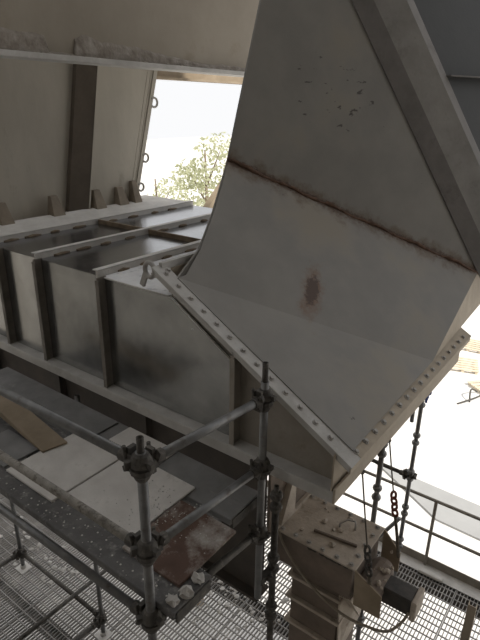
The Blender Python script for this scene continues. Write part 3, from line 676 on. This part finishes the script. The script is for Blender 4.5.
for k in range(9):
    r = random.uniform(.012, .03); part('dust_clod', MB().lump((random.uniform(vx0 + .05, vx1 - .05), random.uniform(vy0 + .05, vy1 - .1), vz + r * .3), (r, r, r * .6), 1, 0.5), BOXDUST, tpz)
for k in range(7):
    y = vy0 + 0.08 + k * 0.05; part('grime_clod', MB().lump((vx0 + 0.012, y, 2.478), (.016, .03, .014), 1, 0.5), COUPL, vh)
part('blocking_plate', MB().box((2.80, 1.765, 2.45), (4.6, 1.79, 3.40)), BOXDARK, vh)  # flat plate added to block the bright gap below the trough
part('blocking_plate_rib', MB().slab([(2.90, 1.765, 2.535), (3.10, 1.765, 3.0), (3.10, 1.765, 2.535)], (0, -0.05, 0)), BOXDUST, vh)
# stepped column
cz = 2.18
for i, (ex, dz, mt) in enumerate(((0.0, 0.10, BOXDARK), (0.03, 0.03, BOXDUST), (0.0, 0.20, BOXDARK), (0.035, 0.03, BOXDUST), (0.0, 0.24, BOXDARK), (0.035, 0.03, BOXDUST), (0.0, 0.45, BOXDARK), (0.03, 0.03, BOXDUST), (0.0, 1.069, BOXDARK))):
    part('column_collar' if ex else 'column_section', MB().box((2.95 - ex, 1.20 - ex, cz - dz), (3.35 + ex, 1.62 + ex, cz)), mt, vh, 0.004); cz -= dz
part('column_flap', MB().slab([(2.94, 1.20, 2.12), (2.90, 1.10, 2.18), (3.34, 1.10, 2.18), (3.34, 1.17, 1.55), (2.94, 1.17, 1.50)], (0, -0.012, 0)), BOXDUST, vh, label='pale dusty flap on the column side')
# wing plates carrying the drive
part('wing_plate', MB().slab([(vx0, 1.075, 2.50), (vx0, 0.86, 2.385), (vx0, 0.855, 2.18), (vx0, 1.06, 2.18)], (0.014, 0, 0)), TAN, vh, 0.002)
part('wing_plate', MB().slab([(vx1 - .014, 1.075, 2.50), (vx1 - .014, 0.92, 2.33), (vx1 - .014, 0.92, 2.14), (vx1 - .014, 1.07, 2.14)], (0.014, 0, 0)), TAN, vh, 0.002)
part('shaft_drum', MB().lathe([(0.08, 0.0), (0.10, 0.02), (0.10, 0.30), (0.08, 0.36)], (vx0 + 0.06, 1.0, 2.25), 14, (1, 0, 0)), BOXDARK, vh)
for k in range(10):
    part('dust_clod', MB().lump((random.uniform(3.0, 3.38), random.uniform(.90, 1.04), 2.34 + random.uniform(-.02, .02)), random.uniform(.012, .024), 1, 0.5), BOXDUST, vh)
mo = part('motor', MB().box((3.06, 0.69, 2.14), (3.22, 0.98, 2.29)), MOTORDK, vh, 0.012)
part('end_cap', MB().box((3.045, 0.655, 2.125), (3.235, 0.695, 2.305)), BOXDUST, mo, 0.008)
hs = MB(); hp_ = [(2.90, 1.745, 2.51), (2.868, 1.68, 2.42), (2.862, 1.58, 2.30), (2.862, 1.45, 2.19), (2.862, 1.30, 2.10), (2.862, 1.12, 2.05), (2.868, 0.95, 2.06), (2.90, 0.80, 2.08), (2.98, 0.73, 2.13), (3.055, 0.70, 2.19)]
def smooth_pts(p, n=6):
    p = [Vector(q) for q in p]; o = []
    for i in range(len(p) - 1):
        a = p[max(i - 1, 0)]; b = p[i]; c = p[i + 1]; d = p[min(i + 2, len(p) - 1)]
        for k in range(n):
            t = k / n; o.append(0.5 * ((2 * b) + (c - a) * t + (2 * a - 5 * b + 4 * c - d) * t * t + (3 * b - a - 3 * c + d) * t ** 3))
    o.append(p[-1]); return o
solo('air_hose', hs.tube(smooth_pts(hp_), 0.011, 8), HOSE, 'thin dusty hose hanging across the housing to its motor', 'hose', (2.87, 1.3, 2.05))

# slings
def sling(label, top, bot, shackle_t, matl):
    top = Vector(top); bot = Vector(bot); t = thing('hanging_sling', label, 'sling', bot)
    s0 = top.lerp(bot, shackle_t[0]); s1 = top.lerp(bot, shackle_t[1]); d = (bot - top).normalized()
    part('upper_rope', MB().tube([top, top.lerp(s0, .5) + Vector((.004, .003, 0)), s0], 0.006, 8), ROPE, t)
    part('lower_rope', MB().tube([s1, s1.lerp(bot, .5) + Vector((.006, .0, 0)), bot], 0.013, 8), ROPE, t)
    part('hook', MB().lump(top, 0.02, 1, 0.3), COUPL, t)
    n = 4
    for k in range(n):
        c = s0.lerp(s1, (k + 0.5) / n); L = (s1 - s0).length / n * 0.62
        x = d.cross(Vector((1, 0, 0)) if k % 2 else Vector((0.6, 0.8, 0))).normalized()
        pts = [c + d * (L * math.sin(a)) + x * (0.020 * math.cos(a)) for a in [2 * math.pi * i / 12 for i in range(13)]]
        part('chain_link', MB().tube(pts, 0.010, 6), matl, t)
    return t
sling('thin rope sling with dark chain links at the near wing plate', (2.82, 1.082, 3.395), (2.90, 0.95, 2.36), (0.60, 0.85), COUPL)
sling('rope sling with reddish shackle links at the far wing plate', (3.27, 1.082, 3.395), (3.40, 0.93, 2.30), (0.42, 0.62), REDST)

# ================================================================== OUTSIDE
def leaf_cluster(center, rad, n, size):
    b = MB()
    for k in range(n):
        while True:
            p = Vector((random.uniform(-1, 1), random.uniform(-1, 1), random.uniform(-1, 1)))
            if 0.15 < p.length < 1: break
        p = Vector((p.x * rad[0], p.y * rad[1], p.z * rad[2])) + Vector(center)
        a = Vector((random.gauss(0, 1), random.gauss(0, 1), random.gauss(0, 1))).normalized(); c = a.cross(Vector((random.gauss(0, 1), random.gauss(0, 1), random.gauss(0, 1)))).normalized()
        s = size * random.uniform(.6, 1.3)
        b.add([p - a * s, p + c * s * .45, p + a * s, p - c * s * .45], [[0, 1, 2, 3]])
    return b
def tree(label, x, y, h, blobs, n):
    t = thing('tree', label, 'tree', (x, y, -4))
    part('trunk', MB().tube([(x, y, -4), (x + .1, y, -1), (x, y + .1, h)], [0.16, 0.12, 0.03], 8), BARK, t)
    lv = MB()
    for (bx, by, bz, r) in blobs:
        part('branch', MB().tube([(x, y, min(h - .3, bz - 1.2)), (bx, by, bz)], [0.05, 0.015], 6), BARK, t)
        c = leaf_cluster((bx, by, bz), (r, r, r * .75), n, 0.11); lv.add(c.v, c.f)
    part('foliage', lv, LEAF, t, kind='stuff')
tree('bushy pale olive tree in the bright opening beside the chute', 16.6, 14.0, 4.0, [(15.4, 13.8, 1.6, 1.1), (16.8, 14.2, 2.6, 1.2), (17.4, 14, 3.9, 1.0), (16.0, 14.3, 3.1, .8), (17.7, 14, 2.2, 1.1), (16.5, 14, 1.2, 1.3)], 330)
tree('thin sparse tree low in the bright opening by the hopper edge', 18.2, 18.4, 2.4, [(17.7, 18.2, 1.0, 1.1), (18.7, 18.1, 1.8, .9), (17.1, 18.3, 0.1, 1.1), (18.8, 18.2, 0.0, 1.2), (18.0, 18.3, -.6, 1.2)], 260)
# stacked timber far down on the ground
def pallet(label, x, y, z, rz):
    t = thing('timber_pallet', label, 'pallet', (x, y, z)); c, s = math.cos(rz), math.sin(rz)
    def W(a, b, h): return (x + a * c - b * s, y + a * s + b * c, z + h)
    for k in range(6):
        a = -0.55 + k * 0.22
        part('slat', MB().slab([W(a - .07, -.6, .11), W(a + .07, -.6, .11), W(a + .07, .6, .11), W(a - .07, .6, .11)], (0, 0, .025)), TIMBER, t)
    for b in (-.5, 0, .5):
        part('bearer', MB().slab([W(-.6, b - .05, 0), W(.6, b - .05, 0), W(.6, b + .05, 0), W(-.6, b + .05, 0)], (0, 0, .11)), TIMBER, t)
pallet('far timber pallet on the ground nearest the chute flange', 21.0, 4.45, -4, 0.3)
pallet('far timber pallet on the ground at the right picture edge', 19.6, 3.0, -4, 0.9)
pallet('farthest timber pallet on the ground right of the flange end', 23.2, 4.75, -4, 0.1)
for i, (lab, pts) in enumerate((('bent loose rod lying far out on the pale ground', [(18.2, 3.4, -3.98), (18.6, 3.5, -3.7), (19.1, 3.4, -3.95)]), ('long loose rod on the pale ground near the pallets', [(17.8, 3.7, -3.98), (18.3, 3.3, -3.85), (18.9, 3.2, -3.97)]))):
    solo('loose_rod', MB().tube(smooth_pts(pts), 0.03, 6), COUPL, lab, 'rod', pts[0])
